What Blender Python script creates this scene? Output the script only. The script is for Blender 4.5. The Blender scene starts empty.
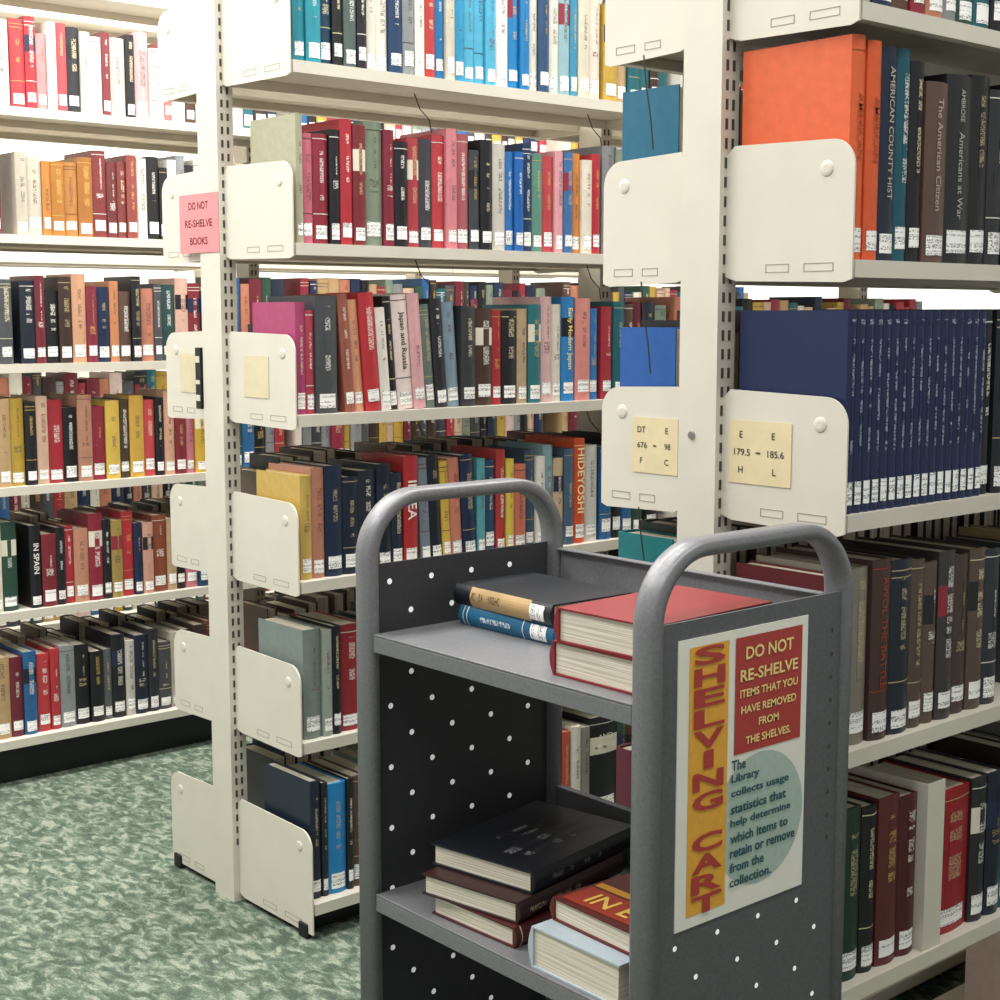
import bpy, math, random, bmesh
from mathutils import Vector, Matrix
random.seed(11)
S = bpy.context.scene
COL = S.collection
S.view_settings.view_transform = 'Standard'

def s2l(c):
    return c/12.92 if c <= 0.04045 else ((c+0.055)/1.055)**2.4
def hx(s):
    s = s.strip('#')
    return tuple(s2l(int(s[i:i+2], 16)/255) for i in (0, 2, 4))
def h4(s):
    return hx(s)+(1,)

# ------------------------------------------------------------ materials
def newmat(name):
    m = bpy.data.materials.new(name); m.use_nodes = True
    nt = m.node_tree
    return m, nt, nt.nodes['Principled BSDF']
def plain(name, col, rough=0.5, metal=0.0, noise=0.06, nscale=30, bump=0.0):
    m, nt, b = newmat(name)
    b.inputs['Roughness'].default_value = rough
    b.inputs['Metallic'].default_value = metal
    n = nt.nodes.new('ShaderNodeTexNoise'); n.inputs['Scale'].default_value = nscale
    n.inputs['Detail'].default_value = 4
    tc = nt.nodes.new('ShaderNodeTexCoord')
    nt.links.new(tc.outputs['Object'], n.inputs['Vector'])
    r = nt.nodes.new('ShaderNodeValToRGB')
    c = hx(col)
    r.color_ramp.elements[0].position = 0.3; r.color_ramp.elements[1].position = 0.7
    r.color_ramp.elements[0].color = tuple(x*(1-noise) for x in c)+(1,)
    r.color_ramp.elements[1].color = tuple(min(1, x*(1+noise)) for x in c)+(1,)
    nt.links.new(n.outputs['Fac'], r.inputs['Fac'])
    nt.links.new(r.outputs['Color'], b.inputs['Base Color'])
    if bump:
        bp = nt.nodes.new('ShaderNodeBump'); bp.inputs['Strength'].default_value = bump
        bp.inputs['Distance'].default_value = 0.002
        nt.links.new(n.outputs['Fac'], bp.inputs['Height']); nt.links.new(bp.outputs['Normal'], b.inputs['Normal'])
    return m

def attr_cover():
    m, nt, b = newmat('book_cloth')
    a = nt.nodes.new('ShaderNodeAttribute'); a.attribute_name = 'Col'
    tc = nt.nodes.new('ShaderNodeTexCoord')
    n = nt.nodes.new('ShaderNodeTexNoise'); n.inputs['Scale'].default_value = 60
    nt.links.new(tc.outputs['Object'], n.inputs['Vector'])
    mr = nt.nodes.new('ShaderNodeMapRange'); mr.inputs['To Min'].default_value = 0.82; mr.inputs['To Max'].default_value = 1.12
    nt.links.new(n.outputs['Fac'], mr.inputs['Value'])
    mx = nt.nodes.new('ShaderNodeVectorMath'); mx.operation = 'SCALE'
    nt.links.new(a.outputs['Color'], mx.inputs[0]); nt.links.new(mr.outputs['Result'], mx.inputs['Scale'])
    nt.links.new(mx.outputs[0], b.inputs['Base Color'])
    b.inputs['Roughness'].default_value = 0.42
    return m
def attr_foil():
    m, nt, b = newmat('book_foil')
    a = nt.nodes.new('ShaderNodeAttribute'); a.attribute_name = 'Foil'
    nt.links.new(a.outputs['Color'], b.inputs['Base Color'])
    b.inputs['Roughness'].default_value = 0.45
    return m
def lettering_mask(nt, vx, vz, wx, wz, t1, t2):
    tc = nt.nodes.new('ShaderNodeTexCoord'); oi = nt.nodes.new('ShaderNodeObjectInfo')
    rm = nt.nodes.new('ShaderNodeMath'); rm.operation = 'MULTIPLY'; rm.inputs[1].default_value = 7.3
    nt.links.new(oi.outputs['Random'], rm.inputs[0])
    ad = nt.nodes.new('ShaderNodeVectorMath'); ad.operation = 'ADD'
    nt.links.new(tc.outputs['Object'], ad.inputs[0]); nt.links.new(rm.outputs[0], ad.inputs[1])
    def nz(sx, sz, off):
        mp = nt.nodes.new('ShaderNodeMapping'); mp.inputs['Scale'].default_value = (sx, sx, sz)
        mp.inputs['Location'].default_value = (off, off, off)
        n = nt.nodes.new('ShaderNodeTexNoise'); n.inputs['Scale'].default_value = 1; n.inputs['Detail'].default_value = 1
        nt.links.new(ad.outputs[0], mp.inputs['Vector']); nt.links.new(mp.outputs['Vector'], n.inputs['Vector'])
        return n
    a = nz(vx, vz, 3.1); c = nz(wx, wz, 9.7)
    g1 = nt.nodes.new('ShaderNodeMath'); g1.operation = 'GREATER_THAN'; g1.inputs[1].default_value = t1
    g2 = nt.nodes.new('ShaderNodeMath'); g2.operation = 'GREATER_THAN'; g2.inputs[1].default_value = t2
    mu = nt.nodes.new('ShaderNodeMath'); mu.operation = 'MULTIPLY'
    nt.links.new(a.outputs['Fac'], g1.inputs[0]); nt.links.new(c.outputs['Fac'], g2.inputs[0])
    nt.links.new(g1.outputs[0], mu.inputs[0]); nt.links.new(g2.outputs[0], mu.inputs[1])
    return mu.outputs[0]
def attr_letter():
    m, nt, b = newmat('book_spine_lettering')
    a = nt.nodes.new('ShaderNodeAttribute'); a.attribute_name = 'Col'
    f = nt.nodes.new('ShaderNodeAttribute'); f.attribute_name = 'Foil'
    k = lettering_mask(nt, 230, 560, 3, 45, 0.48, 0.46)
    mf = nt.nodes.new('ShaderNodeMath'); mf.operation = 'MULTIPLY'; mf.inputs[1].default_value = 0.7
    nt.links.new(k, mf.inputs[0])
    mx = nt.nodes.new('ShaderNodeMix'); mx.data_type = 'RGBA'
    nt.links.new(mf.outputs[0], mx.inputs[0]); nt.links.new(a.outputs['Color'], mx.inputs[6]); nt.links.new(f.outputs['Color'], mx.inputs[7])
    nt.links.new(mx.outputs[2], b.inputs['Base Color']); b.inputs['Roughness'].default_value = 0.5
    return m
def label_mat():
    m, nt, b = newmat('call_number_paper')
    k = lettering_mask(nt, 420, 700, 1, 210, 0.52, 0.5)
    mx = nt.nodes.new('ShaderNodeMix'); mx.data_type = 'RGBA'
    nt.links.new(k, mx.inputs[0]); mx.inputs[6].default_value = h4('fbfaf6'); mx.inputs[7].default_value = h4('909092')
    nt.links.new(mx.outputs[2], b.inputs['Base Color']); b.inputs['Roughness'].default_value = 0.6
    return m
def page_mat():
    m, nt, b = newmat('book_paper_edge')
    tc = nt.nodes.new('ShaderNodeTexCoord'); mp = nt.nodes.new('ShaderNodeMapping'); mp.inputs['Scale'].default_value = (900, 6, 6)
    n = nt.nodes.new('ShaderNodeTexNoise'); n.inputs['Scale'].default_value = 1
    r = nt.nodes.new('ShaderNodeValToRGB'); r.color_ramp.elements[0].color = h4('bcb09a'); r.color_ramp.elements[1].color = h4('ece4d4')
    r.color_ramp.elements[0].position = 0.35; r.color_ramp.elements[1].position = 0.6
    nt.links.new(tc.outputs['Object'], mp.inputs['Vector']); nt.links.new(mp.outputs['Vector'], n.inputs['Vector'])
    nt.links.new(n.outputs['Fac'], r.inputs['Fac']); nt.links.new(r.outputs['Color'], b.inputs['Base Color'])
    b.inputs['Roughness'].default_value = 0.85
    return m
M_COV = attr_cover(); M_PAGE = page_mat(); M_LAB = label_mat(); M_LET = attr_letter(); M_FOIL = attr_foil()
BM = [M_COV, M_PAGE, M_LAB, M_LET, M_FOIL]
M_CREAM = plain('cream_painted_steel', 'd6d0c2', 0.4, 0, 0.03, 12)
M_SLOT = plain('dark_slot', '4a463e', 0.8)
M_LINE = plain('stamped_line', '9a9484', 0.8)
M_BLACK = plain('black_plastic', '141414', 0.5)
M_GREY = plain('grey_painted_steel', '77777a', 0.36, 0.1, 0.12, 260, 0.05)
M_GREYD = plain('grey_panel_shaded', '5e5f62', 0.45, 0.1, 0.14, 260, 0.05)  # cart grey darkened for the near end panel, shading put into the colour
M_GREYX = plain('grey_panel_deep_shade', '3c3d40', 0.5, 0.1, 0.12, 260, 0.05)  # same cart grey, darker still: shade inside the far end painted in
M_HOLE_GLOW = plain('hole_glow', 'ffffff', 0.4, 0, 0.0)
_b = M_HOLE_GLOW.node_tree.nodes['Principled BSDF']; _b.inputs['Emission Color'].default_value = (1, 1, 1, 1); _b.inputs['Emission Strength'].default_value = 0.3  # emission imitates bright light seen through the panel holes
M_WALL = plain('wall_paint', 'f4f2ec', 0.9, 0, 0.02, 3)
M_CEIL = plain('ceiling_tile', 'f0f0ec', 0.95, 0, 0.03, 40)
M_CARD = plain('yellowed_card', 'dccda4', 0.7, 0, 0.04, 40)
M_INK = plain('black_ink', '4a463e', 0.6)
M_INKB = plain('dark_brown_ink', '4a1c22', 0.6)
M_PINK = plain('pink_paper', 'f08a8c', 0.7, 0, 0.03, 30)
M_PAPER = plain('poster_paper', 'eceade', 0.45, 0, 0.02, 30)
M_OCH = plain('ochre_print', 'e6a93e', 0.5, 0, 0.06, 120)
M_REDP = plain('brick_red_print', 'ae3d37', 0.5, 0, 0.06, 120)
M_TEALC = plain('pale_teal_print', 'acbfb4', 0.5, 0, 0.05, 120)
M_TEALT = plain('dark_teal_ink', '24525c', 0.5)
M_YELT = plain('pale_yellow_ink', 'f4da90', 0.5)
M_RUB = plain('rubber', '2a2a2b', 0.7)
M_WIRE = plain('wire', '4a463e', 0.4, .6)

def carpet():
    m, nt, b = newmat('green_carpet')
    tc = nt.nodes.new('ShaderNodeTexCoord')
    def noise(scale, det, dist, sx=1, rot=0):
        mp = nt.nodes.new('ShaderNodeMapping'); mp.inputs['Scale'].default_value = (sx, 1, 1); mp.inputs['Rotation'].default_value = (0, 0, rot)
        n = nt.nodes.new('ShaderNodeTexNoise'); n.inputs['Scale'].default_value = scale
        n.inputs['Detail'].default_value = det; n.inputs['Distortion'].default_value = dist
        nt.links.new(tc.outputs['Object'], mp.inputs['Vector']); nt.links.new(mp.outputs['Vector'], n.inputs['Vector']); return n
    a = noise(24, 6, 0.7, 1.8, .6); a2 = noise(21, 6, .7, 1.8, -.7); f = noise(300, 3, 0)
    mxm = nt.nodes.new('ShaderNodeMath'); mxm.operation = 'MAXIMUM'
    nt.links.new(a.outputs['Fac'], mxm.inputs[0]); nt.links.new(a2.outputs['Fac'], mxm.inputs[1])
    r = nt.nodes.new('ShaderNodeValToRGB')
    e = r.color_ramp.elements
    e[0].position = 0.46; e[0].color = h4('586759'); e[1].position = 0.66; e[1].color = h4('a0a896')
    x = e.new(0.55); x.color = h4('70806f')
    nt.links.new(mxm.outputs[0], r.inputs['Fac'])
    r2 = nt.nodes.new('ShaderNodeMapRange'); r2.inputs['From Min'].default_value = 0.3; r2.inputs['From Max'].default_value = 0.7
    r2.inputs['To Min'].default_value = 0.5; r2.inputs['To Max'].default_value = 1.15
    nt.links.new(f.outputs['Fac'], r2.inputs['Value'])
    s = nt.nodes.new('ShaderNodeVectorMath'); s.operation = 'SCALE'
    nt.links.new(r.outputs['Color'], s.inputs[0]); nt.links.new(r2.outputs['Result'], s.inputs['Scale'])
    nt.links.new(s.outputs[0], b.inputs['Base Color']); b.inputs['Roughness'].default_value = 1
    b.inputs['Specular IOR Level'].default_value = 0.1
    bp = nt.nodes.new('ShaderNodeBump'); bp.inputs['Distance'].default_value = 0.004; bp.inputs['Strength'].default_value = 0.7
    nt.links.new(f.outputs['Fac'], bp.inputs['Height']); nt.links.new(bp.outputs['Normal'], b.inputs['Normal'])
    return m
M_CARPET = carpet()

# ------------------------------------------------------------ mesh helper
class G:
    def __init__(s): s.v = []; s.f = []; s.m = []; s.c = []; s.k = []
    def add(s, vs, fs, m=0, c=(1, 1, 1), k=(1, 1, 1), T=None):
        o = len(s.v)
        for v in vs:
            v = Vector(v)
            if T is not None: v = T @ v
            s.v.append(v)
        for f in fs:
            s.f.append([i+o for i in f]); s.m.append(m); s.c.append(c); s.k.append(k)
    def box(s, a, b, m=0, **kw):
        x0, y0, z0 = a; x1, y1, z1 = b
        vs = [(x0,y0,z0),(x1,y0,z0),(x1,y1,z0),(x0,y1,z0),(x0,y0,z1),(x1,y0,z1),(x1,y1,z1),(x0,y1,z1)]
        s.add(vs, [(0,3,2,1),(4,5,6,7),(0,1,5,4),(1,2,6,5),(2,3,7,6),(3,0,4,7)], m, **kw)
    def prism(s, pts, fn, lo, hi, m=0, **kw):
        n = len(pts)
        vs = [fn(p, lo) for p in pts]+[fn(p, hi) for p in pts]
        fs = [tuple(range(n))[::-1], tuple(range(n, 2*n))]
        fs += [(i, (i+1) % n, n+(i+1) % n, n+i) for i in range(n)]
        s.add(vs, fs, m, **kw)
    def merge(s, g, T=None):
        o = len(s.v)
        s.v += [(T @ v if T is not None else v) for v in g.v]
        for i, f in enumerate(g.f):
            s.f.append([j+o for j in f]); s.m.append(g.m[i]); s.c.append(g.c[i]); s.k.append(g.k[i])
    def mesh(s, name, mats, only=None, origin=None):
        idx = [i for i in range(len(s.f)) if only is None or s.m[i] in only]
        used = {}; vs = []; fs = []
        for i in idx:
            f = []
            for j in s.f[i]:
                if j not in used:
                    used[j] = len(vs); v = s.v[j]
                    vs.append(tuple(v-origin) if origin is not None else tuple(v))
                f.append(used[j])
            fs.append(f)
        me = bpy.data.meshes.new(name); me.from_pydata(vs, [], fs)
        for mm in mats: me.materials.append(mm)
        for p, i in zip(me.polygons, idx): p.material_index = s.m[i]
        ca = me.color_attributes.new('Col', 'FLOAT_COLOR', 'CORNER')
        cb = me.color_attributes.new('Foil', 'FLOAT_COLOR', 'CORNER')
        A = []; B = []
        for i in idx:
            n = len(s.f[i]); A += (list(s.c[i])+[1])*n; B += (list(s.k[i])+[1])*n
        ca.data.foreach_set('color', A); cb.data.foreach_set('color', B)
        bm = bmesh.new(); bm.from_mesh(me); bmesh.ops.recalc_face_normals(bm, faces=bm.faces); bm.to_mesh(me); bm.free()
        return me

def obj(name, me, parent=None, label=None, cat=None, kind=None, group=None, loc=None):
    o = bpy.data.objects.new(name, me); COL.objects.link(o)
    if parent is not None: o.parent = parent
    if loc is not None: o.location = loc
    if label: o['label'] = label
    if cat: o['category'] = cat
    if kind: o['kind'] = kind
    if group: o['group'] = group
    return o

def bevel(o, w, seg=2, ang=40):
    b = o.modifiers.new('bevel', 'BEVEL'); b.width = w; b.segments = seg; b.limit_method = 'ANGLE'; b.angle_limit = math.radians(ang)

_tc = {}
def text_geo(body, off=0.014):
    if (body, off) in _tc: return _tc[(body, off)]
    cu = bpy.data.curves.new('t', 'FONT'); cu.body = body; cu.size = 1; cu.resolution_u = 3
    cu.offset = off
    o = bpy.data.objects.new('t', cu); COL.objects.link(o)
    dg = bpy.context.evaluated_depsgraph_get()
    me = bpy.data.meshes.new_from_object(o.evaluated_get(dg))
    vs = [v.co.copy() for v in me.vertices]; fs = [tuple(p.vertices) for p in me.polygons]
    bpy.data.objects.remove(o); bpy.data.curves.remove(cu); bpy.data.meshes.remove(me)
    x0 = min(v.x for v in vs); x1 = max(v.x for v in vs); y0 = min(v.y for v in vs); y1 = max(v.y for v in vs)
    vs = [Vector((v.x-(x0+x1)/2, v.y-(y0+y1)/2, 0)) for v in vs]
    _tc[(body, off)] = (vs, fs, x1-x0, y1-y0)
    return _tc[(body, off)]
def add_text(g, body, T, w=None, h=None, m=0, align='C', off=0.014, **kw):
    vs, fs, tw, th = text_geo(body, off)
    if w is None: sc = h/th; sx = sy = sc
    elif h is None: sx = sy = w/tw
    else: sx = w/tw; sy = h/th
    ox = tw*sx/2 if align == 'L' else 0
    g.add([Vector((v.x*sx+ox, v.y*sy, 0)) for v in vs], fs, m, T=T, **kw)
def frame(o, x, y):
    x = Vector(x).normalized(); y = Vector(y).normalized(); z = x.cross(y)
    M = Matrix.Identity(4)
    for i in range(3):
        M[i][0] = x[i]; M[i][1] = y[i]; M[i][2] = z[i]; M[i][3] = o[i]
    return M

# ------------------------------------------------------------ room
g = G(); g.box((-3, -3, -0.05), (7, 6.2, 0)); obj('floor', g.mesh('floor', [M_CARPET]), kind='structure')
g = G(); g.box((-3, -3, 2.9), (7, 6.2, 2.95)); obj('ceiling', g.mesh('ceiling', [M_CEIL]), kind='structure')
g = G(); g.box((-3, 6.2, 0), (7, 6.3, 2.9)); obj('wall_back', g.mesh('wall_back', [M_WALL]), kind='structure')
g = G(); g.box((7, -3, 0), (7.1, 6.2, 2.9)); obj('wall_right', g.mesh('wall_right', [M_WALL]), kind='structure')

# ------------------------------------------------------------ shelving
PW = 0.036
def bracket_geo(g, x, yp, yf, z0, h, base=False):
    sgn = 1 if yf > yp else -1
    R = 0.035; L = abs(yf-yp)
    pts = [(0.0, 0.006), (0.0, h-0.012), (0.014, h), (L-R, h-0.004)]
    for i in range(1, 9):
        a = math.pi/2*(1-i/8)
        pts.append((L-R+R*math.cos(a), h-0.004-R+R*math.sin(a)))
    pts += [(L, 0.0), (L-0.012, -0.004 if not base else 0), (0.02, 0.0)]
    fn = lambda p, t: (t, yp+sgn*p[0], z0+p[1])
    g.prism(pts, fn, x-0.0015, x+0.0015)
    n = 16; cy, cz, r = L-0.042, h-0.040, 0.0105
    rings = []
    for rr, dx in ((r, 0), (r*.85, .0014), (r*.5, .0022)):
        rings += [fn((cy+rr*math.cos(2*math.pi*i/n), cz+rr*math.sin(2*math.pi*i/n)), x-0.0015-dx) for i in range(n)]
    g.add(rings, [(k*n+i, k*n+(i+1) % n, (k+1)*n+(i+1) % n, (k+1)*n+i) for k in (0, 1) for i in range(n)]+[tuple(range(2*n, 3*n))])
    for a, b in ((0.34, 0.52), (0.64, 0.86)):
        y0 = yp+sgn*L*a; y1 = yp+sgn*L*b
        for q0, q1 in ((0.010, 0.0110), (0.020, 0.0210)):
            g.box((x-0.0019, min(y0, y1), z0+q0), (x-0.0015, max(y0, y1), z0+q1), 1)
        for yy in (y0, y1):
            g.box((x-0.0019, yy-.0006, z0+.010), (x-0.0015, yy+.0006, z0+.021), 1)
def shelf_geo(g, x0, x1, ya, yb, z, face):
    t = 0.022; a, b = min(ya, yb), max(ya, yb)
    g.box((x0, a, z+t-0.003), (x1, b, z+t))
    g.box((x0, a, z), (x1, a+0.004, z+t-0.003)); g.box((x0, b-0.004, z), (x1, b, z+t-0.003))
    g.box((x0, a+.004, z+0.004), (x0+0.003, b-.004, z+t-0.003)); g.box((x1-0.003, a+.004, z+0.004), (x1, b-.004, z+t-0.003))
    yy = (a+.004, a+0.016) if face < 0 else (b-0.016, b-.004)
    g.box((x0, yy[0], z), (x1, yy[1], z+0.002))

def make_range(label, xs, yf, yp0, yp1, yb, rows, base_z, brh=0.178, ztop=2.35):
    e = obj('bookshelf', None, label=label, cat='bookshelf'); e.location = (xs[0], (yp0+yp1)/2, 0)
    org = Vector(e.location)
    for x in xs:
        g = G()
        g.box((x, yp0, 0.0), (x+PW, yp1, ztop))
        z = 0.12
        while z < ztop-0.05:
            for yy, s in ((yp0, -1), (yp1, 1)):
                for cx in (x+0.0085, x+0.0215):
                    a, b = (yy-0.0008, yy) if s < 0 else (yy, yy+0.0008)
                    g.box((cx, a, z), (cx+0.005, b, z+0.014), 1)
            z += 0.0255
        o = obj('upright_post', g.mesh('upright_post', [M_CREAM, M_SLOT], origin=org), e)
    for j in range(len(xs)-1):
        for face, yy, yp in ((-1, yf, yp0), (1, yb, yp1)):
            for r, z in enumerate(rows):
                isb = abs(z-base_z) < 1e-6
                yy2 = yy+(face*0.03 if isb else 0)
                g = G(); shelf_geo(g, xs[j]+0.020, xs[j+1]+0.012, yy2, yp+face*0.004, z, face)
                obj('shelf', g.mesh('shelf', [M_CREAM], origin=org), e)
                for bx in (xs[j]+0.0145, xs[j+1]+0.0175):
                    if bx > xs[0]+2.2: continue
                    g = G()
                    if isb: bracket_geo(g, bx, yp, yy2, 0.012, z+0.158, True)
                    else: bracket_geo(g, bx, yp, yy2, z-0.002, brh)
                    obj('shelf_bracket', g.mesh('shelf_bracket', [M_CREAM, M_LINE], origin=org), e)
                    if isb:
                        g = G(); g.box((bx-0.006, yy2-face*0.028-0.012, 0), (bx+0.008, yy2-face*0.028+0.018, 0.03))
                        b = obj('levelling_foot', g.mesh('foot', [M_BLACK], origin=org), e); bevel(b, 0.003)
            g = G(); a = yy-face*0.02
            g.box((xs[j]+0.03, min(a, a+.004), 0), (xs[j+1]+0.005, max(a, a+.004), base_z-0.001))
            obj('kick_plate', g.mesh('kick_plate', [M_BLACK], origin=org), e)
    return e, org

BX = 1.522; CX = 1.555; AX = 0.30
RB = [0.05, 0.363, 0.676, 0.992, 1.310, 1.638, 1.955]
RC = [0.03, 0.280, 0.610, 0.924, 1.247, 1.560, 1.875]
RA = [0.10, 0.425, 0.745, 1.055, 1.378, 1.69, 2.0]
shB, oB = make_range('cream steel double-sided library shelving standing on the green carpet', [BX, BX+1.04, BX+2.08, BX+3.12], 2.36, 2.60, 2.675, 2.85, RB, RB[0])
shC, oC = make_range('cream steel library shelving with call number cards beside the cart', [CX, CX+1.04, CX+2.08], 1.145, 1.352, 1.42, 1.585, RC, RC[0])
shA, oA = make_range('cream steel double-sided library shelving across the carpeted aisle', [AX, AX+1.04, AX+2.08, AX+3.12, AX+4.16], 3.66, 3.90, 3.97, 4.17, RA, RA[0])
shD, oD = make_range('cream steel library shelving seen through gaps between the books', [0.9, 1.94, 2.98, 4.02, 5.06], 4.98, 5.22, 5.29, 5.48, RA, RA[0], ztop=2.1)

def card(parent, org, x, y0, y1, z0, z1, mat, lines, name='range_card', label=None, ink=M_INK):
    g = G(); g.box((x-0.0008, min(y0, y1), z0), (x, max(y0, y1), z1))
    c = obj(name, g.mesh(name, [mat], origin=org), parent, label=label)
    g = G()
    for (txt, fy, fz, fw, fh) in lines:
        yy = max(y0, y1)-fy*abs(y1-y0); zz = z1-fz*(z1-z0)
        T = frame(Vector((x-0.0012, yy, zz)), (0, -1, 0), (0, 0, 1))
        add_text(g, txt, T, w=(fw*abs(y1-y0) if fw else None), h=(fh*(z1-z0) if fh else None))
    if g.v: obj('lettering', g.mesh('lettering', [ink], origin=org), c)
xb = CX+0.0145-0.0015-0.0004
z3 = RC[3]
def hyphen(fy, fz): return ('-', fy, fz, .07, .03)
card(shC, oC, xb, 1.232, 1.338, z3+0.050, z3+0.135, M_CARD,
     [('E', .2, .22, None, .11), ('179.5', .22, .5, .26, .11), ('H', .2, .78, None, .11), hyphen(.48, .5),
      ('E', .72, .22, None, .11), ('185.6', .76, .5, .26, .11), ('L', .74, .78, None, .11)], label='yellowed call number card in a clear holder')
card(shC, oC, xb, 1.432, 1.52, z3+0.050, z3+0.13, M_CARD,
     [('DT', .2, .22, None, .11), ('676', .22, .5, .22, .11), ('F', .2, .78, None, .11), hyphen(.5, .5),
      ('E', .76, .22, None, .11), ('98', .78, .5, None, .11), ('C', .76, .78, None, .11)], label='yellowed call number card in a clear holder')
xb2 = BX+0.0145-0.0015-0.0004
z3 = RB[3]
M_CARD2 = plain('faded_card', 'd4c8a8', 0.7, 0, 0.04, 40)
card(shB, oB, xb2, 2.45, 2.54, z3+0.05, z3+0.13, M_CARD2, [])
card(shB, oB, xb2, 2.71, 2.79, z3+0.05, z3+0.13, M_CARD2, [])
card(shB, oB, BX-0.001, 2.600, 2.752, RB[4]+0.013, RB[4]+0.128, M_PINK,
     [('DO NOT', .5, .2, .5, .13), ('RE-SHELVE', .5, .5, .7, .13), ('BOOKS', .5, .8, .45, .13)], name='paper_sign', label='pink paper notice taped across bracket and post', ink=M_INKB)
g = G(); n = 16
px, py, pz = CX, 1.395, 1.035
vs = [(px, py+.006*math.cos(2*math.pi*i/n), pz+.006*math.sin(2*math.pi*i/n)) for i in range(n)]+[(px-.003, py+.005*math.cos(2*math.pi*i/n), pz+.005*math.sin(2*math.pi*i/n)) for i in range(n)]
g.add(vs, [(i, (i+1) % n, n+(i+1) % n, n+i) for i in range(n)]+[tuple(range(n, 2*n))])
obj('screw', g.mesh('screw', [plain('steel', 'a0a0a0', .3, .9)], origin=oC), shC)
g = G()
g.box((BX-.004, 2.679, 1.012), (BX+.010, 2.699, 1.135), 0)
for z0, z1 in ((1.028, 1.040), (1.062, 1.070), (1.105, 1.118)):
    g.box((BX-.0055, 2.682, z0), (BX-.004, 2.696, z1), 1)
o = obj('latch', g.mesh('latch', [M_BLACK, M_CREAM], origin=oB), shB, label='small black latch')
def wire(parent, org, pts, r=0.0013):
    g = G(); n = 6; P = [Vector(p) for p in pts]
    for i, p in enumerate(P):
        d = (P[min(i+1, len(P)-1)]-P[max(i-1, 0)]).normalized()
        u = d.cross(Vector((1, .3, .2))).normalized(); v = d.cross(u)
        g.v += [p+u*r*math.cos(2*math.pi*k/n)+v*r*math.sin(2*math.pi*k/n) for k in range(n)]
    for i in range(len(P)-1):
        for k in range(n):
            g.f.append([i*n+k, i*n+(k+1) % n, (i+1)*n+(k+1) % n, (i+1)*n+k]); g.m.append(0); g.c.append((1, 1, 1)); g.k.append((1, 1, 1))
    obj('wire_support', g.mesh('wire_support', [M_WIRE], origin=org), parent)
for zz in (RC[5], RC[4], RC[3]):
    x = CX+0.005
    wire(shC, oC, [(x, 1.50, zz), (x, 1.495, zz-.04), (x, 1.485, zz-.09), (x, 1.48, zz-.13)])
for zz in (RB[5], RB[4], RB[3]):
    for x in (BX+.35, BX+.83):
        wire(shB, oB, [(x, 2.43, zz), (x+.01, 2.425, zz-.03), (x+.03, 2.42, zz-.05), (x+.035, 2.42, zz-.075)])

# ------------------------------------------------------------ books
NAMES = {'black': '1a1a1c', 'navy blue': '1c2a48', 'blue': '2a6fb0', 'light blue': '5ab0d0', 'teal': '1f7f88', 'dark green': '2c4a3c', 'grey green': '7d8a78',
         'red': 'c0303a', 'maroon': '6a2430', 'pink': 'e09aa4', 'magenta': 'a84070', 'orange': 'e8622c', 'brown': '5a4034', 'tan': 'c8a880', 'cream': 'e8e2d2',
         'white': 'f4f4f0', 'grey': '85888a', 'dark grey': '44464a', 'gold': 'd8b040', 'salmon': 'd88870'}
def cname(c):
    t = Vector((int(c[0:2], 16), int(c[2:4], 16), int(c[4:6], 16)))
    return min(NAMES, key=lambda k: (Vector((int(NAMES[k][0:2], 16), int(NAMES[k][2:4], 16), int(NAMES[k][4:6], 16)))-t).length)

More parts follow.
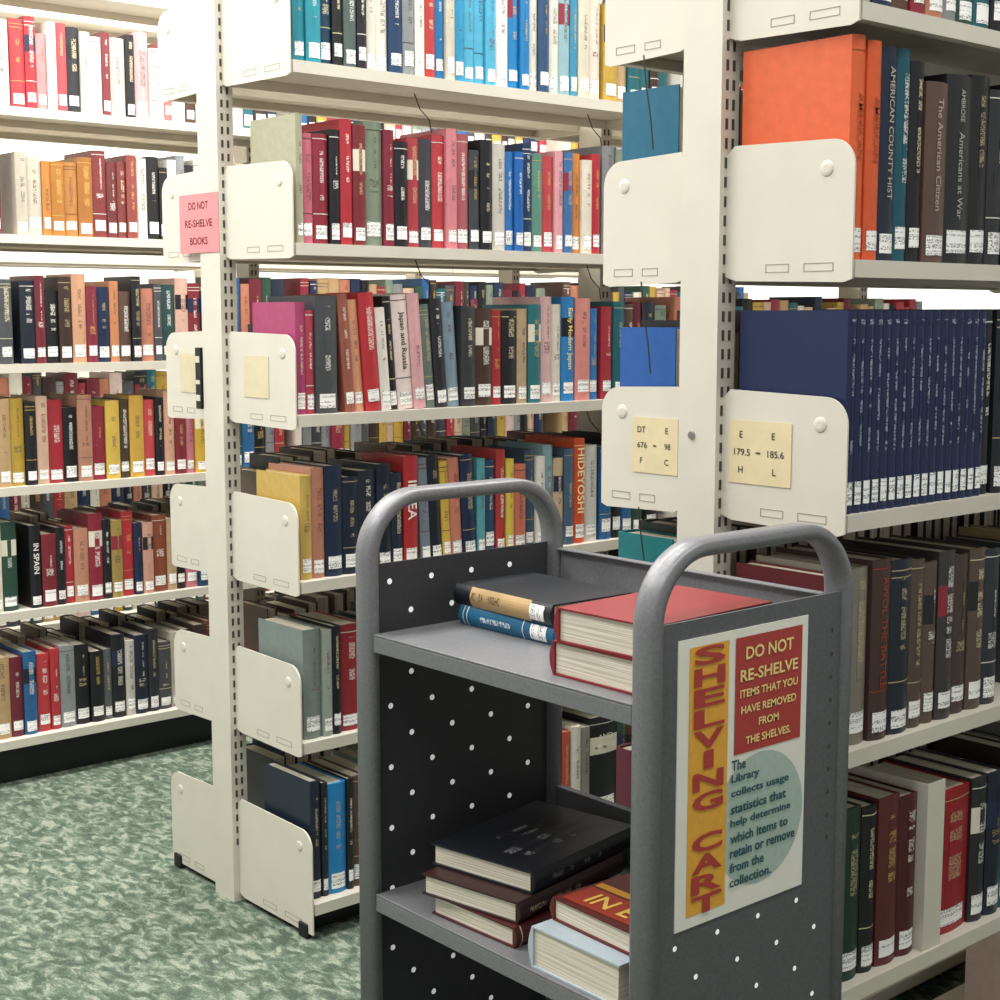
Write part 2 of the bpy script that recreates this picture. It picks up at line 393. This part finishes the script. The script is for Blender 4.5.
def book_geo(w, d, h, col, foil=None, lab=True, title=True, bands=True, labz=None, labh=None, pageinset=0.004, panel=None, covertext=False, style=None):
    c = hx(col); lum = 0.3*c[0]+0.6*c[1]+0.1*c[2]
    if foil is None:
        if lum < 0.22: foil = random.choice(['d8cca4', 'e4e0d4', 'c0a058', 'e8e4de', 'b8a880'])
        else: foil = random.choice(['3a3a40', '6a2830', '2a3a54', '4a4038'])
    k = hx(foil)
    if labz is None: labz = random.uniform(0.008, 0.019)
    if labh is None: labh = random.uniform(0.022, 0.031)
    g = G(); t = 0.0022; b = min(0.006, w*0.2); n = 8
    sp = [(w*i/n, b*(1-math.sin(math.pi*i/n))) for i in range(n+1)]
    outer = [(0, d)]+sp+[(w, d)]
    inner = [(w-t, d), (w-t, b+t), (t, b+t), (t, d)]
    fn = lambda p, z: (p[0], p[1], z)
    g.prism(outer+inner, fn, 0, h, 0, c=c, k=k)
    g.box((t+.0001, b+t+.0001, 0.003), (w-t-.0001, d-pageinset, h-0.003), 1, c=c, k=k)
    def strip(z0, z1, i0, i1, m, off, kk=None, cc=None):
        vs = []
        for i in range(i0, i1+1):
            x, y = sp[i]; vs += [(x, y-off, z0), (x, y-off, z1)]
        g.add(vs, [(2*i, 2*i+2, 2*i+3, 2*i+1) for i in range(i1-i0)], m, c=cc or c, k=kk or k)
    if panel:
        pc = hx(panel[2]); strip(h*panel[0], h*panel[1], 0, n, 4, 0.0004, kk=pc)
    if lab: strip(labz, labz+labh, 1, n-1, 2, 0.0007)
    if style == 'set':
        strip(h*.30, h*.86, 3, 5, 3, 0.0006); strip(h*.93, h*.955, 2, 6, 3, .0006)
        return g
    if title:
        kind = random.random()
        a = random.uniform(0.34, 0.5); e = random.uniform(0.78, 0.94)
        cc = hx(panel[2]) if panel else c; kk = hx('2a1c14') if panel else k
        if kind < 0.55: strip(h*a, h*e, 3, 5, 3, 0.0006, kk, cc)
        elif kind < 0.8:
            strip(h*a, h*e, 3, 6, 3, 0.0006, kk, cc)
        else:
            strip(h*(a+.12), h*e, 4, 5, 3, 0.0006, kk, cc); strip(h*a, h*(a+.1), 2, 6, 3, 0.0006, kk, cc)
    if bands and random.random() < 0.3:
        for zz in random.choice([(0.95, 0.27), (0.94, 0.9, 0.3), (0.93,)]):
            strip(h*zz, h*zz+0.0015, 0, n, 4, 0.0005)
    if bands and w > .026 and random.random() < 0.14 and not panel:
        kk = hx(random.choice(['1b1b20', '8c2a3a', 'e4dcc8', '1c2a48'])); strip(h*.62, h*.8, 0, n, 4, 0.0003, kk)
    if covertext:
        for (u0, u1, v0, v1) in ((.25, .32, .2, .8), (.38, .46, .15, .85), (.55, .59, .3, .7), (.66, .70, .3, .7)):
            g.add([(w+.0003, d*u0, h*v0), (w+.0003, d*u1, h*v0), (w+.0003, d*u1, h*v1), (w+.0003, d*u0, h*v1)], [(0, 1, 2, 3)], 3, c=c, k=k)
    return g

NB = [0]
def place_book(T, w, d, h, col, where, group, mode, title=None, foil=None, label=None, tfrac=.62, **kw):
    g = book_geo(w, d, h, col, foil, title=(title is None), **kw)
    NB[0] += 1
    th = 'thick ' if w > 0.045 else ('slim ' if w < 0.02 else '')
    lb = label or f"{th}{cname(col)} book with white call sticker {where}"
    if title is not None and title.startswith('='):
        gt = G(); k = hx(foil or 'f0ece0')
        for i, ln in enumerate(title[1:].split('/')):
            add_text(gt, ln, frame(Vector((w/2, -0.0009, h*(.80-.10*i))), (1, 0, 0), (0, 0, 1)), w=w*(.28*len(ln)**.6 if len(ln) < 5 else .84), h=.011, m=4, k=k, c=k, off=.004)
    elif title is not None:
        gt = G(); k = hx(foil or 'f0ece0')
        big = title.startswith('!'); title = title.lstrip('!')
        parts = title.split('|')
        of = 0.004 if mode == 2 else .014
        vs, fs, tw, thh = text_geo(parts[0], of)
        hh = min(w*0.40, 0.0125) if mode == 2 else min(w*(.66 if big else .5), .022 if big else .016)
        ww = hh/thh*tw
        if ww > h*tfrac: ww = h*tfrac; hh = max(hh*.75, ww/tw*thh)
        zc = h*0.60
        if len(parts) > 1: zc = h*.47; ww = min(ww, h*.46)
        Tt = frame(Vector((w/2, -0.0009, zc)), (0, 0, -1), (1, 0, 0))
        add_text(gt, parts[0], Tt, w=ww, h=hh, m=4, k=k, c=k, off=of)
        if len(parts) > 1:
            add_text(gt, parts[1], frame(Vector((w/2, -0.0009, h*.84)), (0, 0, -1), (1, 0, 0)), w=h*.17, h=hh*.8, m=4, k=k, c=k, off=of)
    if mode == 2:
        o = obj('book', None, label=lb, cat='book', group=group); o.matrix_world = T
        obj('cover', g.mesh('cover', BM, only={0, 3, 4}), o)
        obj('page_block', g.mesh('page_block', BM, only={1}), o)
        if kw.get('lab', True): obj('spine_label', g.mesh('spine_label', BM, only={2}), o)
        if title is not None: obj('lettering', gt.mesh('lettering', BM), o)
    else:
        o = obj('book', g.mesh('book', BM, only={0, 1, 3, 4} if mode == 1 else None), label=lb, cat='book', group=group); o.matrix_world = T
        if mode == 1 and kw.get('lab', True): obj('spine_label', g.mesh('spine_label', BM, only={2}), o)
        if title is not None: obj('lettering', gt.mesh('lettering', BM), o)
    return o

PAL = ['1b1b20', '1c2a48', '8c2a3a', 'a0303a', '2a5f90', '4a4c50', 'd8d2c2', 'b89870', '2c4a3c', '5a4034', '6a2430', '7d8a78', 'b87860', '85888a', '202a3c', '17181c', '3a3a3c', '1f5f68', 'b89840', '3a2a24', 'c8a890', 'd0b8b0']
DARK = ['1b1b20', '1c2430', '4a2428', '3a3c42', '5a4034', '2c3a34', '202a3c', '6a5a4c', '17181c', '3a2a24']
stuffG = G()
def row(x0, x1, ys, z, items, face=-1, hr=(0.2, 0.235), wr=(0.024, 0.042), dr=(0.15, 0.175), mode=1, where='', group='', lean=(), stuff=False, lead=0.0, fit=False, uset=0, pal=None):
    x = x0+lead; i = 0; zz = z+0.0222
    seq = []
    def spec(it):
        title = foil = None
        if isinstance(it, str): c = it; w = random.uniform(*wr); h = random.uniform(*hr)
        else:
            c, w, h = it[:3]; title = it[3] if len(it) > 3 else None; foil = it[4] if len(it) > 4 else None
            if w is None: w = random.uniform(*wr)
            if h is None: h = random.uniform(*hr)
        return [c, w, h, title, foil]
    if fit:
        seq = [spec(it) for it in items]
        sl = sum(seq[l[0]][2]*math.sin(math.radians(l[2]))*1.02 for l in lean)
        tot = sum(s[1] for s in seq)
        kf = (x1-x-.006-.0013*len(seq)-sl)/tot
        for s in seq: s[1] *= kf
    else:
        tx = x
        while tx < x1:
            if i < len(items): it = items[i]
            else: it = random.choice(pal or PAL)
            s = spec(it); seq.append(s); tx += s[1]+.0012; i += 1
    for i, (c, w, h, title, foil) in enumerate(seq):
        d = random.uniform(*dr); a = 0
        for l in lean:
            if l[0] <= i <= l[1]:
                a = math.radians(l[2])
                if i == l[0]: x += h*math.sin(a)*1.02
        if x+w > x1+.0005: break
        dy = random.uniform(0.0, 0.009)
        if i < uset: dy = 0
        if face < 0:
            T = Matrix.Translation((x, ys+dy, zz)) @ Matrix.Rotation(-a, 4, 'Y')
        else:
            T = Matrix.Translation((x+w, ys-dy, zz)) @ Matrix.Rotation(math.pi, 4, 'Z')
        if stuff:
            stuffG.merge(book_geo(w, d, h, c, None), T)
        elif i < uset:
            place_book(T, w, d, h, c, where, group, mode, title, foil, labz=.011, labh=.030, style='set')
        else:
            place_book(T, w, d, h, c, where, group, mode, title, foil)
        x += w/math.cos(a)+(0.0012 if i >= uset else .0006)
    return x

def L(s): return s.split()
bx0 = BX+0.024; bx1 = BX+1.04+0.006; sB = 2.372; xm = 2.352
B1 = L('1f7f8f 2a8fa0 143a52 1a1c20 51605c 1c1c22 dad6c8 e8e2d2 1d3a5e 8a8f90 e9e4d6 b83a3a 1d6fa5 c9c2b0 2f8fb8 4fa8c8 4fa8c8 4fa8c8 e0e0dc 1b7cb8 1b76b0 d8d4c6 2a4a6c e0dccf 8fb0b8 3a8aaa cfc8b4 d8d0c0')
B2 = [('a8a58c', .015, .236)]+L('c2667a 8c2a3a 1b1b20 b0303a 7a2830')+[('7d8a78', .045, .235)]+L('7c2438 17181c a93a44 3a3c42 b83c44 d08088 a85a62 3c3f45 181a20 c8c2ba 2a6fb0 1d5fa8 1b3558 5a8a7a b8424a d89aa0 3d6a9c d8883a ddd4c2 b02c36')
B3 = [('a8406c', .020, .21), ('b04050', .018, .195), ('4a4c50', .046, .222), ('9a5a4a', .022, .226), ('d89a78', .022, .215), ('b8323a', .034, .228), ('e6e0d6', .022, .2), ('1c1c20', .018, .222), ('ead8d2', .036, .225, 'Japan and Russia', '2a2a30'), ('dca8ac', .028, .228), '6a7a70', '2a2a30', '8298a8', ('3a3a3e', .036, .205), ('4a342a', .042, .2), 'a8303a', ('202228', .04, .195), 'b8a080', '2a6f76', 'd8b0b0', 'ddd6c6', ('2a7fc0', .036, .225, 'Early Modern Japan', 'f4e8a0'), ('d88c84', .042, .222), ('2f78b8', .026, .2)]
B4 = [('c8a858', .026, .2), ('b88068', .03, .212), ('1c2a44', .042, .215), ('1a2438', .038, .19), ('232a34', .044, .2), ('16202e', .036, .21), ('202a3c', .03, .19), ('b02c30', .036, .222, '!INSEA', 'f4f0e8'), ('7a8490', .026, .215), ('1b2230', .030, .22), ('d8b450', .022, .205), ('c8806a', .03, .21), ('1d2c4c', .036, .215), ('5aa0a8', .022, .205), ('2c4a6a', .03, .2), 'b03a38', ('d8c050', .02, .2), 'c8705a', '3a5068', ('dcd8d0', .026, .2), '8ab0b8', 'c8b090', '4a6078', ('d8562c', .034, .232, '!HIDEYOSHI', 'f8e8b0'), ('d0d0c8', .04, .215)]
wB = 'on cream metal shelf'
for j, items, gn, hr, ln, ld in ((5, B1, 'top', (.2, .245), [], .01), (4, B2, 'second', (.198, .236), [], .01), (3, B3, 'third', (.19, .225), [(3, 12, 4.5)], .006), (2, B4, 'fourth', (.185, .225), [(8, 12, 3)], .01)):
    row(bx0, xm, sB, RB[j], items, where=wB, group='books on the '+gn+' shelf of the middle shelving', hr=hr, lean=ln, lead=ld, fit=True, wr=(.023, .036))
    row(xm, bx1-.004, sB, RB[j], [], stuff=True)
xe = row(bx0, bx0+0.24, sB, RB[1], [('7e8a84', .040, .215), ('9aa49c', .022, .21), ('17191c', .02, .215), ('902830', .055, .212), ('2c4a3c', .05, .2)], where=wB, group='books on the fifth shelf of the middle shelving', hr=(.2, .225), wr=(.03, .045), lead=.01)
row(xe, bx1-.004, sB, RB[1], [], stuff=True)
xe = row(bx0, bx0+0.24, sB-0.02, RB[0], [('1a2436', .024, .235), ('1f232c', .014, .228), ('2484c4', .042, .222), ('1b1c20', .014, .225), ('5a4638', .03, .225), ('c8c2b8', .03, .225)], where=wB, group='books on the bottom shelf of the middle shelving', hr=(.2, .235), wr=(.03, .04), lead=.006)
xe = row(xe, bx0+0.66, sB-0.02, RB[0], [], stuff=True)
row(xe, bx1-.004, sB-0.02, RB[0], ['d8d0c4', 'c0503a', 'dcd6c8', '8c8a80', ('17181c', .085, .225, '=AND/MEMOR', 'f0ece0'), '2c4a3c', '5a4034'], where=wB, group='books on the bottom shelf of the middle shelving')
for j in (0, 1, 2, 3, 4, 5):
    row(BX+1.04+0.024, BX+2.08, sB, RB[j], [], stuff=True)
    if j < 4:
        hh = (.14, .185) if j == 3 else (.17, .215)
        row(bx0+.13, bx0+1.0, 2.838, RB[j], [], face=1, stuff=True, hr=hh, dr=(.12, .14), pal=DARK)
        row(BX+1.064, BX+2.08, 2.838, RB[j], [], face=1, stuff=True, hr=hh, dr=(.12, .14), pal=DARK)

# C near face
cx0 = CX+0.024; sC = 1.153
wC = 'on shelf near cart'
row(cx0, cx0+.42, sC, RC[5], [('a8a090', .04, .24), ('1c2a48', .04, .24), ('5a4034', .04, .22), ('8c2a3a', .03, .24)], mode=2, where=wC, group='books on the top shelf of the near shelving', hr=(.2, .24), dr=(.16, .17))
row(cx0, cx0+.42, sC, RC[4], [('dc6236', .029, .276, 'AMERICAN', 'a84a20'), ('d85c30', .029, .272, 'AMERICAN', 'a84a20'), ('1b2438', .036, .268, 'AMERICAN COUNTY HIST', 'b8b4a8'), ('145260', .03, .27, None), ('17181c', .03, .258), ('5c463c', .05, .235, 'The American Citizen', 'b8b09c'), ('1e2024', .062, .25, 'Americans at War|AMBROSE', 'b4b0a4'), ('17181c', .045, .255), ('2a2c30', .04, .24)],
    mode=2, where=wC, group='books on the second shelf of the near shelving', hr=(.23, .26), dr=(.176, .180))
row(cx0, cx0+.42, sC, RC[3], [('14224a', .0182, .260, None, 'a8b0c0')]*17+[('14181f', .03, .262)]*5,
    mode=2, where=wC, group='books on the third shelf of the near shelving', hr=(.23, .26), dr=(.176, .180), uset=17)
row(cx0, cx0+.42, sC, RC[2], [('5e2428', .03, .23), ('857c70', .042, .238), ('46302a', .042, .245, 'AWOL THE BATTLE', '9c3c2a'), ('1a2230', .046, .24), ('56463c', .036, .235), ('5e4c40', .03, .228), ('3c3838', .04, .24), ('4a3a34', .04, .23), ('5a4a40', .04, .235), ('2c3038', .04, .23), ('4a3a34', .04, .24)],
    mode=2, where=wC, group='books on the fourth shelf of the near shelving', hr=(.22, .245), dr=(.16, .175))
xe = row(cx0, cx0+.215, sC, RC[1], [('3a3c34', .03, .225), ('20382a', .044, .24), ('1c1c1e', .034, .235), ('5e2826', .048, .24), ('4e1c1c', .042, .232)],
    mode=2, where=wC, group='books on the lower shelf of the near shelving', hr=(.22, .245), dr=(.16, .175))
g = G(); zb = RC[1]+0.0222
g.box((xe+.001, 1.149, zb), (xe+0.003, 1.30, zb+0.245)); g.box((xe+.003, 1.149, zb), (xe+0.044, 1.151, zb+0.245)); g.box((xe+.003, 1.151, zb), (xe+0.044, 1.30, zb+0.0015))
o = obj('bookend', g.mesh('bookend', [M_CREAM]), label='cream metal bookend holding up books on the shelf', cat='bookend')
row(xe+0.050, cx0+.48, sC+.004, RC[1], [('9a1c26', .09, .215), ('2c2a2c', .04, .22), ('1c2434', .04, .22)], mode=2, where=wC, group='books on the lower shelf of the near shelving', dr=(.15, .16))
row(cx0+.55, cx0+1.0, sC-.02, RC[0], [], stuff=True, dr=(.15, .16))
for j in range(1, 6):
    row(cx0+.5, cx0+1.0, sC, RC[j], [], stuff=True)
# C rear face
for j, c in ((5, '2a5f9a'), (4, '14607c'), (3, '2458a0'), (2, '1c7478'), (1, '6c2a3a')):
    w = .04
    T = Matrix.Translation((cx0+w, 1.565, RC[j]+.0222)) @ Matrix.Rotation(math.pi, 4, 'Z')
    place_book(T, w, .115, .248 if j != 3 else .236, c, 'on rear shelf', 'books on the rear side of the near shelving', 2, labz=.19, labh=.03)
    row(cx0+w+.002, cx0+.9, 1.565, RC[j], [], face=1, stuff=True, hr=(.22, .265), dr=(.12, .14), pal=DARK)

# A front face
sA = 3.672; wA = 'on shelf across aisle'
AR = {5: L('b83a40 a8303a d08888 e0dcd2 c04a50 2a2a30 d4ccbc ded8cc 7a3038 c8bfae 1b1b20 d0a0a0 dcd6c8 b86a68 dcd8ce 4a342a b8b0a0 ccc8bc'),
      4: L('b8b0a0 c0b8a8 b87a3a a87030 b07a40 a06830 7a3434 6a3030 7a3a38 8a4440 dcd8cc 1b1b20 17181c dcd8ce 8a8f90 202228 d0ccbf'),
      3: L('1c2430 6a2430 1a1a1e 3a2a24 c89878 7c2a3a 1c2a48 c08058 5a443a 1b1b20 b87a64 4a4a50 2c4a4a d0a898 7a2830 1f2f4c c8a080'),
      2: L('1b1b20 c8a890 a02c36 17181c b08068 8c2a3a d0b050 4a3a2c c8a048 c0484c 1b1b20 d0a088 7a2830 c87880 c8a440 1f2f4c c8a880'),
      1: [('1a1a1e', .03, .215, 'IN SPAIN', 'f0ece0')]+L('7a2830 1b1b20 a8303a c08870 8c2a3a 1b1b20 a08a4c b0303a 1c2a48 c89888 8a4a34 b89878 1b1b20 c07880 1f3f5c 3a2a24'),
      0: L('b83a40 b0323c 8a8f90 1b1b20 17181c 5a5c60 1c1c22 c8c2b8 1b2438 2a2a30 4a4c50 b8b0a0 1b1b20 3a2a24 6a3a30 b89878 85888a')}
ORD = ['bottom', 'fifth', 'fourth', 'third', 'second', 'top']
for j in range(6):
    gname = 'books on the ' + ORD[j] + ' shelf of the far shelving'
    yy = sA-(.02 if j == 0 else 0)
    row(AX+1.066, 1.575, yy, RA[j], [], stuff=True)
    xe = row(1.577, 2.16, yy, RA[j], AR[j], mode=0, where=wA, group=gname, hr=(.185, .232), wr=(.022, .042))
    row(xe, AX+2.08, sA, RA[j], [], stuff=True)
    row(AX+2.12, AX+3.1, sA, RA[j], [], stuff=True); row(AX+3.16, AX+4.14, sA, RA[j], [], stuff=True)
    if j < 4:
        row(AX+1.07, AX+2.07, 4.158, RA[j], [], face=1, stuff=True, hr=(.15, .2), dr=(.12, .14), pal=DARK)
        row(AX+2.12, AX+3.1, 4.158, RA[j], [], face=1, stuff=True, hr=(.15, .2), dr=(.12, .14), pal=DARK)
    if j < 3:
        for k in range(4):
            row(0.9+1.04*k+.026, 0.9+1.04*k+1.03, 4.992, RA[j], [], stuff=True, hr=(.19, .24), wr=(.03, .05))
obj('books', stuffG.mesh('books', BM), label='dense rows of assorted library books filling the remaining shelves', cat='books', kind='stuff')

# ------------------------------------------------------------ cart
X0, X1 = 1.117, 1.462
Y0, Y1 = 1.05, 1.587
ZP = 0.877
cart = obj('book_cart', None, label='grey metal book cart with arched ends holding stacked books', cat='cart'); cart.location = ((X0+X1)/2, (Y0+Y1)/2, 0)
oc = Vector(cart.location)
def arch(th, ZT, R=0.088, zb=0.09, n=16):
    x0, x1, zt, R = X0+th, X1-th, ZT-th, R-th
    p = [(x0, zb)]
    for i in range(n+1):
        a = math.pi-(math.pi/2)*i/n; p.append((x0+R+R*math.cos(a), zt-R+R*math.sin(a)))
    for i in range(n+1):
        a = math.pi/2-(math.pi/2)*i/n; p.append((x1-R+R*math.cos(a), zt-R+R*math.sin(a)))
    p.append((x1, zb)); return p
for ya, yb, near in ((Y0, Y0+0.034, True), (Y1-0.036, Y1, False)):
    ZT = .962 if near else .973
    po = arch(0, ZT); pi_ = arch(0.018, ZT)
    n = len(po); vs = []
    for (a, b) in zip(po, pi_):
        for s, t in ((0, .15), (0, .85), (.2, 1), (.8, 1), (1, .85), (1, .15), (.8, 0), (.2, 0)):
            vs.append((a[0]+(b[0]-a[0])*s, ya+(yb-ya)*t, a[1]+(b[1]-a[1])*s))
    K = 8; fs = []
    for i in range(n-1):
        for k in range(K):
            fs.append((K*i+k, K*i+(k+1) % K, K*i+K+(k+1) % K, K*i+K+k))
    fs += [tuple(range(K)), tuple(range(K*(n-1), K*n))]
    g = G(); g.add(vs, fs)
    o = obj('end_frame', g.mesh('end_frame', [M_GREY], origin=oc), cart)
    for p in o.data.polygons: p.use_smooth = len(p.vertices) == 4
    g = G(); yp = ya+0.006 if near else ya+0.018
    g.box((X0+0.015, yp, 0.10), (X1-0.015, yp+0.003, ZP))
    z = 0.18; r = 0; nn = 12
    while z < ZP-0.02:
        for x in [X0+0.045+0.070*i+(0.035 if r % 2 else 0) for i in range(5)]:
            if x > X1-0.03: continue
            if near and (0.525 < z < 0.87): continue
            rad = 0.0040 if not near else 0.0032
            g.add([(x+rad*math.cos(2*math.pi*i/nn), yp-0.0004, z+rad*math.sin(2*math.pi*i/nn)) for i in range(nn)], [tuple(range(nn))], 1)  # flat glowing disc drawn in place of an open, lit hole
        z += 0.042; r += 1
    if near:
        z = 0.58
        while z < 0.86:
            x = X1-0.035; rad = 0.003
            g.add([(x+rad*math.cos(2*math.pi*i/nn), yp-0.0004, z+rad*math.sin(2*math.pi*i/nn)) for i in range(nn)], [tuple(range(nn))], 2)
            z += 0.028
    obj('end_panel', g.mesh('end_panel', [M_GREYD if near else M_GREYX, M_HOLE_GLOW, M_SLOT], origin=oc), cart)
for z in (0.79, 0.44, 0.13):
    g = G(); ya, yb = Y0+0.035, Y1-0.037
    g.box((X0+0.004, ya, z-0.003), (X1-0.006, yb, z))
    g.box((X0+0.004, ya, z-0.024), (X0+0.008, yb, z-0.003))
    g.box((X1-0.010, ya, z), (X1-0.006, yb, z+0.08))
    g.box((X1-0.018, ya, z+0.077), (X1-0.010, yb, z+0.08))
    o = obj('cart_shelf', g.mesh('cart_shelf', [M_GREY], origin=oc), cart); bevel(o, 0.0012)
for x in (X0+0.012, X1-0.012):
    for y in (Y0+0.015, Y1-0.015):
        g = G(); n = 20; R = 0.04
        vs = []
        for yy in (y-0.011, y+0.011):
            vs += [(x+R*math.cos(2*math.pi*i/n), yy, R+R*math.sin(2*math.pi*i/n)) for i in range(n)]
        g.add(vs, [tuple(range(n)), tuple(range(n, 2*n))]+[(i, (i+1) % n, n+(i+1) % n, n+i) for i in range(n)], 0)
        g.box((x-0.012, y-0.016, 0.04), (x+0.012, y-0.0125, 0.092), 1); g.box((x-0.012, y+0.0125, 0.04), (x+0.012, y+0.016, 0.092), 1)
        g.box((x-0.014, y-0.016, 0.086), (x+0.014, y+0.016, 0.092), 1)
        o = obj('caster', g.mesh('caster', [M_RUB, M_GREY], origin=oc), cart); bevel(o, 0.003)

PX0, PX1, PZ0, PZ1 = 1.160, 1.380, 0.534, 0.857
pw, ph = PX1-PX0, PZ1-PZ0
yq = Y0+0.006
g = G(); g.box((PX0, yq-0.0015, PZ0), (PX1, yq-0.0002, PZ1), 0)
def pr(u0, u1, v0, v1, m, dy):
    g.add([(PX0+u0*pw, yq-dy, PZ1-v1*ph), (PX0+u1*pw, yq-dy, PZ1-v1*ph), (PX0+u1*pw, yq-dy, PZ1-v0*ph), (PX0+u0*pw, yq-dy, PZ1-v0*ph)], [(0, 1, 2, 3)], m)
n = 48; cxp, czp, rp = PX0+0.635*pw, PZ1-0.69*ph, 0.077
g.add([(cxp+rp*math.cos(2*math.pi*i/n), yq-0.0018, czp+rp*math.sin(2*math.pi*i/n)) for i in range(n)], [tuple(range(n))], 3)
pr(0.08, 0.37, 0.03, 0.96, 1, 0.002); pr(0.42, 0.95, 0.03, 0.44, 2, 0.0022)
poster = obj('poster', g.mesh('poster', [M_PAPER, M_OCH, M_REDP, M_TEALC], origin=oc), cart, label='shelving cart notice with ochre banner, red box and teal circle')
def PT(u, v, dy=0.003): return frame(Vector((PX0+u*pw, yq-dy, PZ1-v*ph)), (1, 0, 0), (0, 0, 1))
g = G()
for i, ch in enumerate('SHELVING CART'):
    if ch == ' ': continue
    add_text(g, ch, PT(0.225, 0.065+i*(0.865/12)), w=(0.016 if ch == 'I' else 0.050), h=0.0205, off=.03)
obj('lettering', g.mesh('lettering', [M_REDP], origin=oc), poster, label='brick red stacked capital letters')
g = G()
for t, v, w, h in (('DO NOT', .088, .38, .0145), ('RE-SHELVE', .165, .46, .0135), ('ITEMS THAT YOU', .228, .46, .0092), ('HAVE REMOVED', .286, .44, .0092), ('FROM', .340, .16, .0092), ('THE SHELVES.', .397, .36, .0092)):
    add_text(g, t, PT(.685, v), w=w*pw, h=h, off=.022)
obj('lettering', g.mesh('lettering', [M_YELT], origin=oc), poster, label='pale yellow capital letters')
g = G()
for t, v, w in (('The', .475, .11), ('Library', .525, .22), ('collects usage', .577, .46), ('statistics that', .63, .44), ('help determine', .683, .48), ('which items to', .735, .46), ('retain or remove', .788, .52), ('from the', .84, .27), ('collection.', .893, .33)):
    add_text(g, t, PT(.40, v), w=w*pw, h=(.0112 if t not in ('The', 'Library') else .012), align='L', off=.024)
obj('lettering', g.mesh('lettering', [M_TEALT], origin=oc), poster, label='dark teal letters')

def lay(center, z, ang, w, d, h, col, where, spine, title=None, foil=None, **kw):
    a = math.radians(spine+ang)
    dep = -Vector((math.cos(a), math.sin(a), 0)); up = Vector((0, 0, 1)); hh = up.cross(dep)
    M = frame(Vector((0, 0, 0)), up, dep)
    M.translation = Vector((center[0], center[1], z))-dep*d/2-hh*h/2
    return place_book(M, w, d, h, col, where, 'books lying on the cart', 2, title, foil, **kw)
ct = 0.7902
lay((1.31, 1.435), ct, 0, .026, .13, .185, '1a6488', '', 180, labz=.012, labh=.03, label='blue book with white sticker lying under a dark book', foil='e8e8e8')
lay((1.312, 1.437), ct+.0265, -2, .027, .14, .198, '151a22', '', 180, labz=.012, labh=.028, label='black hardcover with tan spine panel on a blue book', panel=(.2, .82, 'b89868'))
lay((1.250, 1.165), ct, 0, .040, .155, .205, '821c24', '', 90, lab=False, pageinset=.003, label='thick red hardcover lying at the bottom of a pair')
lay((1.250, 1.160), ct+.0405, 2, .040, .150, .208, '861e26', '', 90, lab=False, pageinset=.003, label='thick red hardcover lying on another red book')
cm = 0.4402
lay((1.243, 1.378), cm, 3, .026, .155, .205, '4e1a1c', '', -90, lab=False, label='dark red hardcover at the bottom of a stack of three')
lay((1.250, 1.398), cm+.0265, 10, .027, .16, .222, '341818', '', -90, lab=False, label='dark maroon hardcover in the middle of a stack of three')
lay((1.280, 1.410), cm+.054, 10, .028, .17, .222, '14161f', '', -90, lab=False, covertext=True, foil='8c8a86', label='navy hardcover with faded cover lettering on top of a stack')
lay((1.222, 1.180), cm, 0, .050, .150, .19, 'b4c0c8', '', 90, lab=False, label='thick pale blue and white book lying flat on the cart')
o = lay((1.245, 1.178), cm+.0505, -2, .028, .140, .18, '5c1a14', '', 90, lab=False, label='dark red and ochre book with yellow lettering on its cover')
g = G(); zt = cm+.0505+.028+.0004
pan = [(1.165, 1.125), (1.215, 1.125), (1.215, 1.238), (1.165, 1.238)]
g.add([(x, y, zt) for x, y in pan], [(0, 1, 2, 3)], 4, k=hx('a03420'), c=hx('a03420'))
pan = [(1.219, 1.125), (1.232, 1.125), (1.232, 1.238), (1.219, 1.238)]
g.add([(x, y, zt) for x, y in pan], [(0, 1, 2, 3)], 4, k=hx('d09430'), c=hx('d09430'))
add_text(g, 'IN E', frame(Vector((1.190, 1.178, zt+.0005)), (0, -1, 0), (1, 0, 0)), w=.07, h=.03, m=4, k=hx('ecc45c'), c=hx('ecc45c'))
bpy.context.view_layer.update()
Mi = o.matrix_world.inverted(); g.v = [Mi @ v for v in g.v]
obj('lettering', g.mesh('lettering', BM), o, label='ochre band and yellow capital letters')

# ------------------------------------------------------------ lights
def area(x, y, sx, sy, p, c=(1, 0.99, 0.975), z=2.85):
    l = bpy.data.lights.new('ceiling_light', 'AREA'); l.shape = 'RECTANGLE'; l.size = sx; l.size_y = sy; l.energy = p; l.color = c
    o = bpy.data.objects.new('ceiling_light', l); COL.objects.link(o); o.location = (x, y, z)
    return o
area(2.2, 2.0, 3.5, .4, 78)
area(2.0, 3.25, 4.5, .4, 122, (1, .99, .98))
area(1.2, 0.4, 3, .4, 40)
area(3.0, 4.6, 5, .5, 150, (1, .995, .99))
area(3.0, 5.85, 6, .4, 150, (1, .995, .99))
area(-0.3, 2.6, .5, 4, 62)
w = bpy.data.worlds.new('world'); S.world = w; w.use_nodes = True
w.node_tree.nodes['Background'].inputs[0].default_value = (1, .99, .975, 1); w.node_tree.nodes['Background'].inputs[1].default_value = 0.52

# ------------------------------------------------------------ camera
cd = bpy.data.cameras.new('camera'); cd.lens = 54; cd.sensor_width = 36; cd.clip_start = 0.05
co = bpy.data.objects.new('camera', cd); COL.objects.link(co)
co.location = (0, 0, 1.2)
co.rotation_euler = (math.radians(90-7.03), 0, math.radians(49.2-90))
S.camera = co
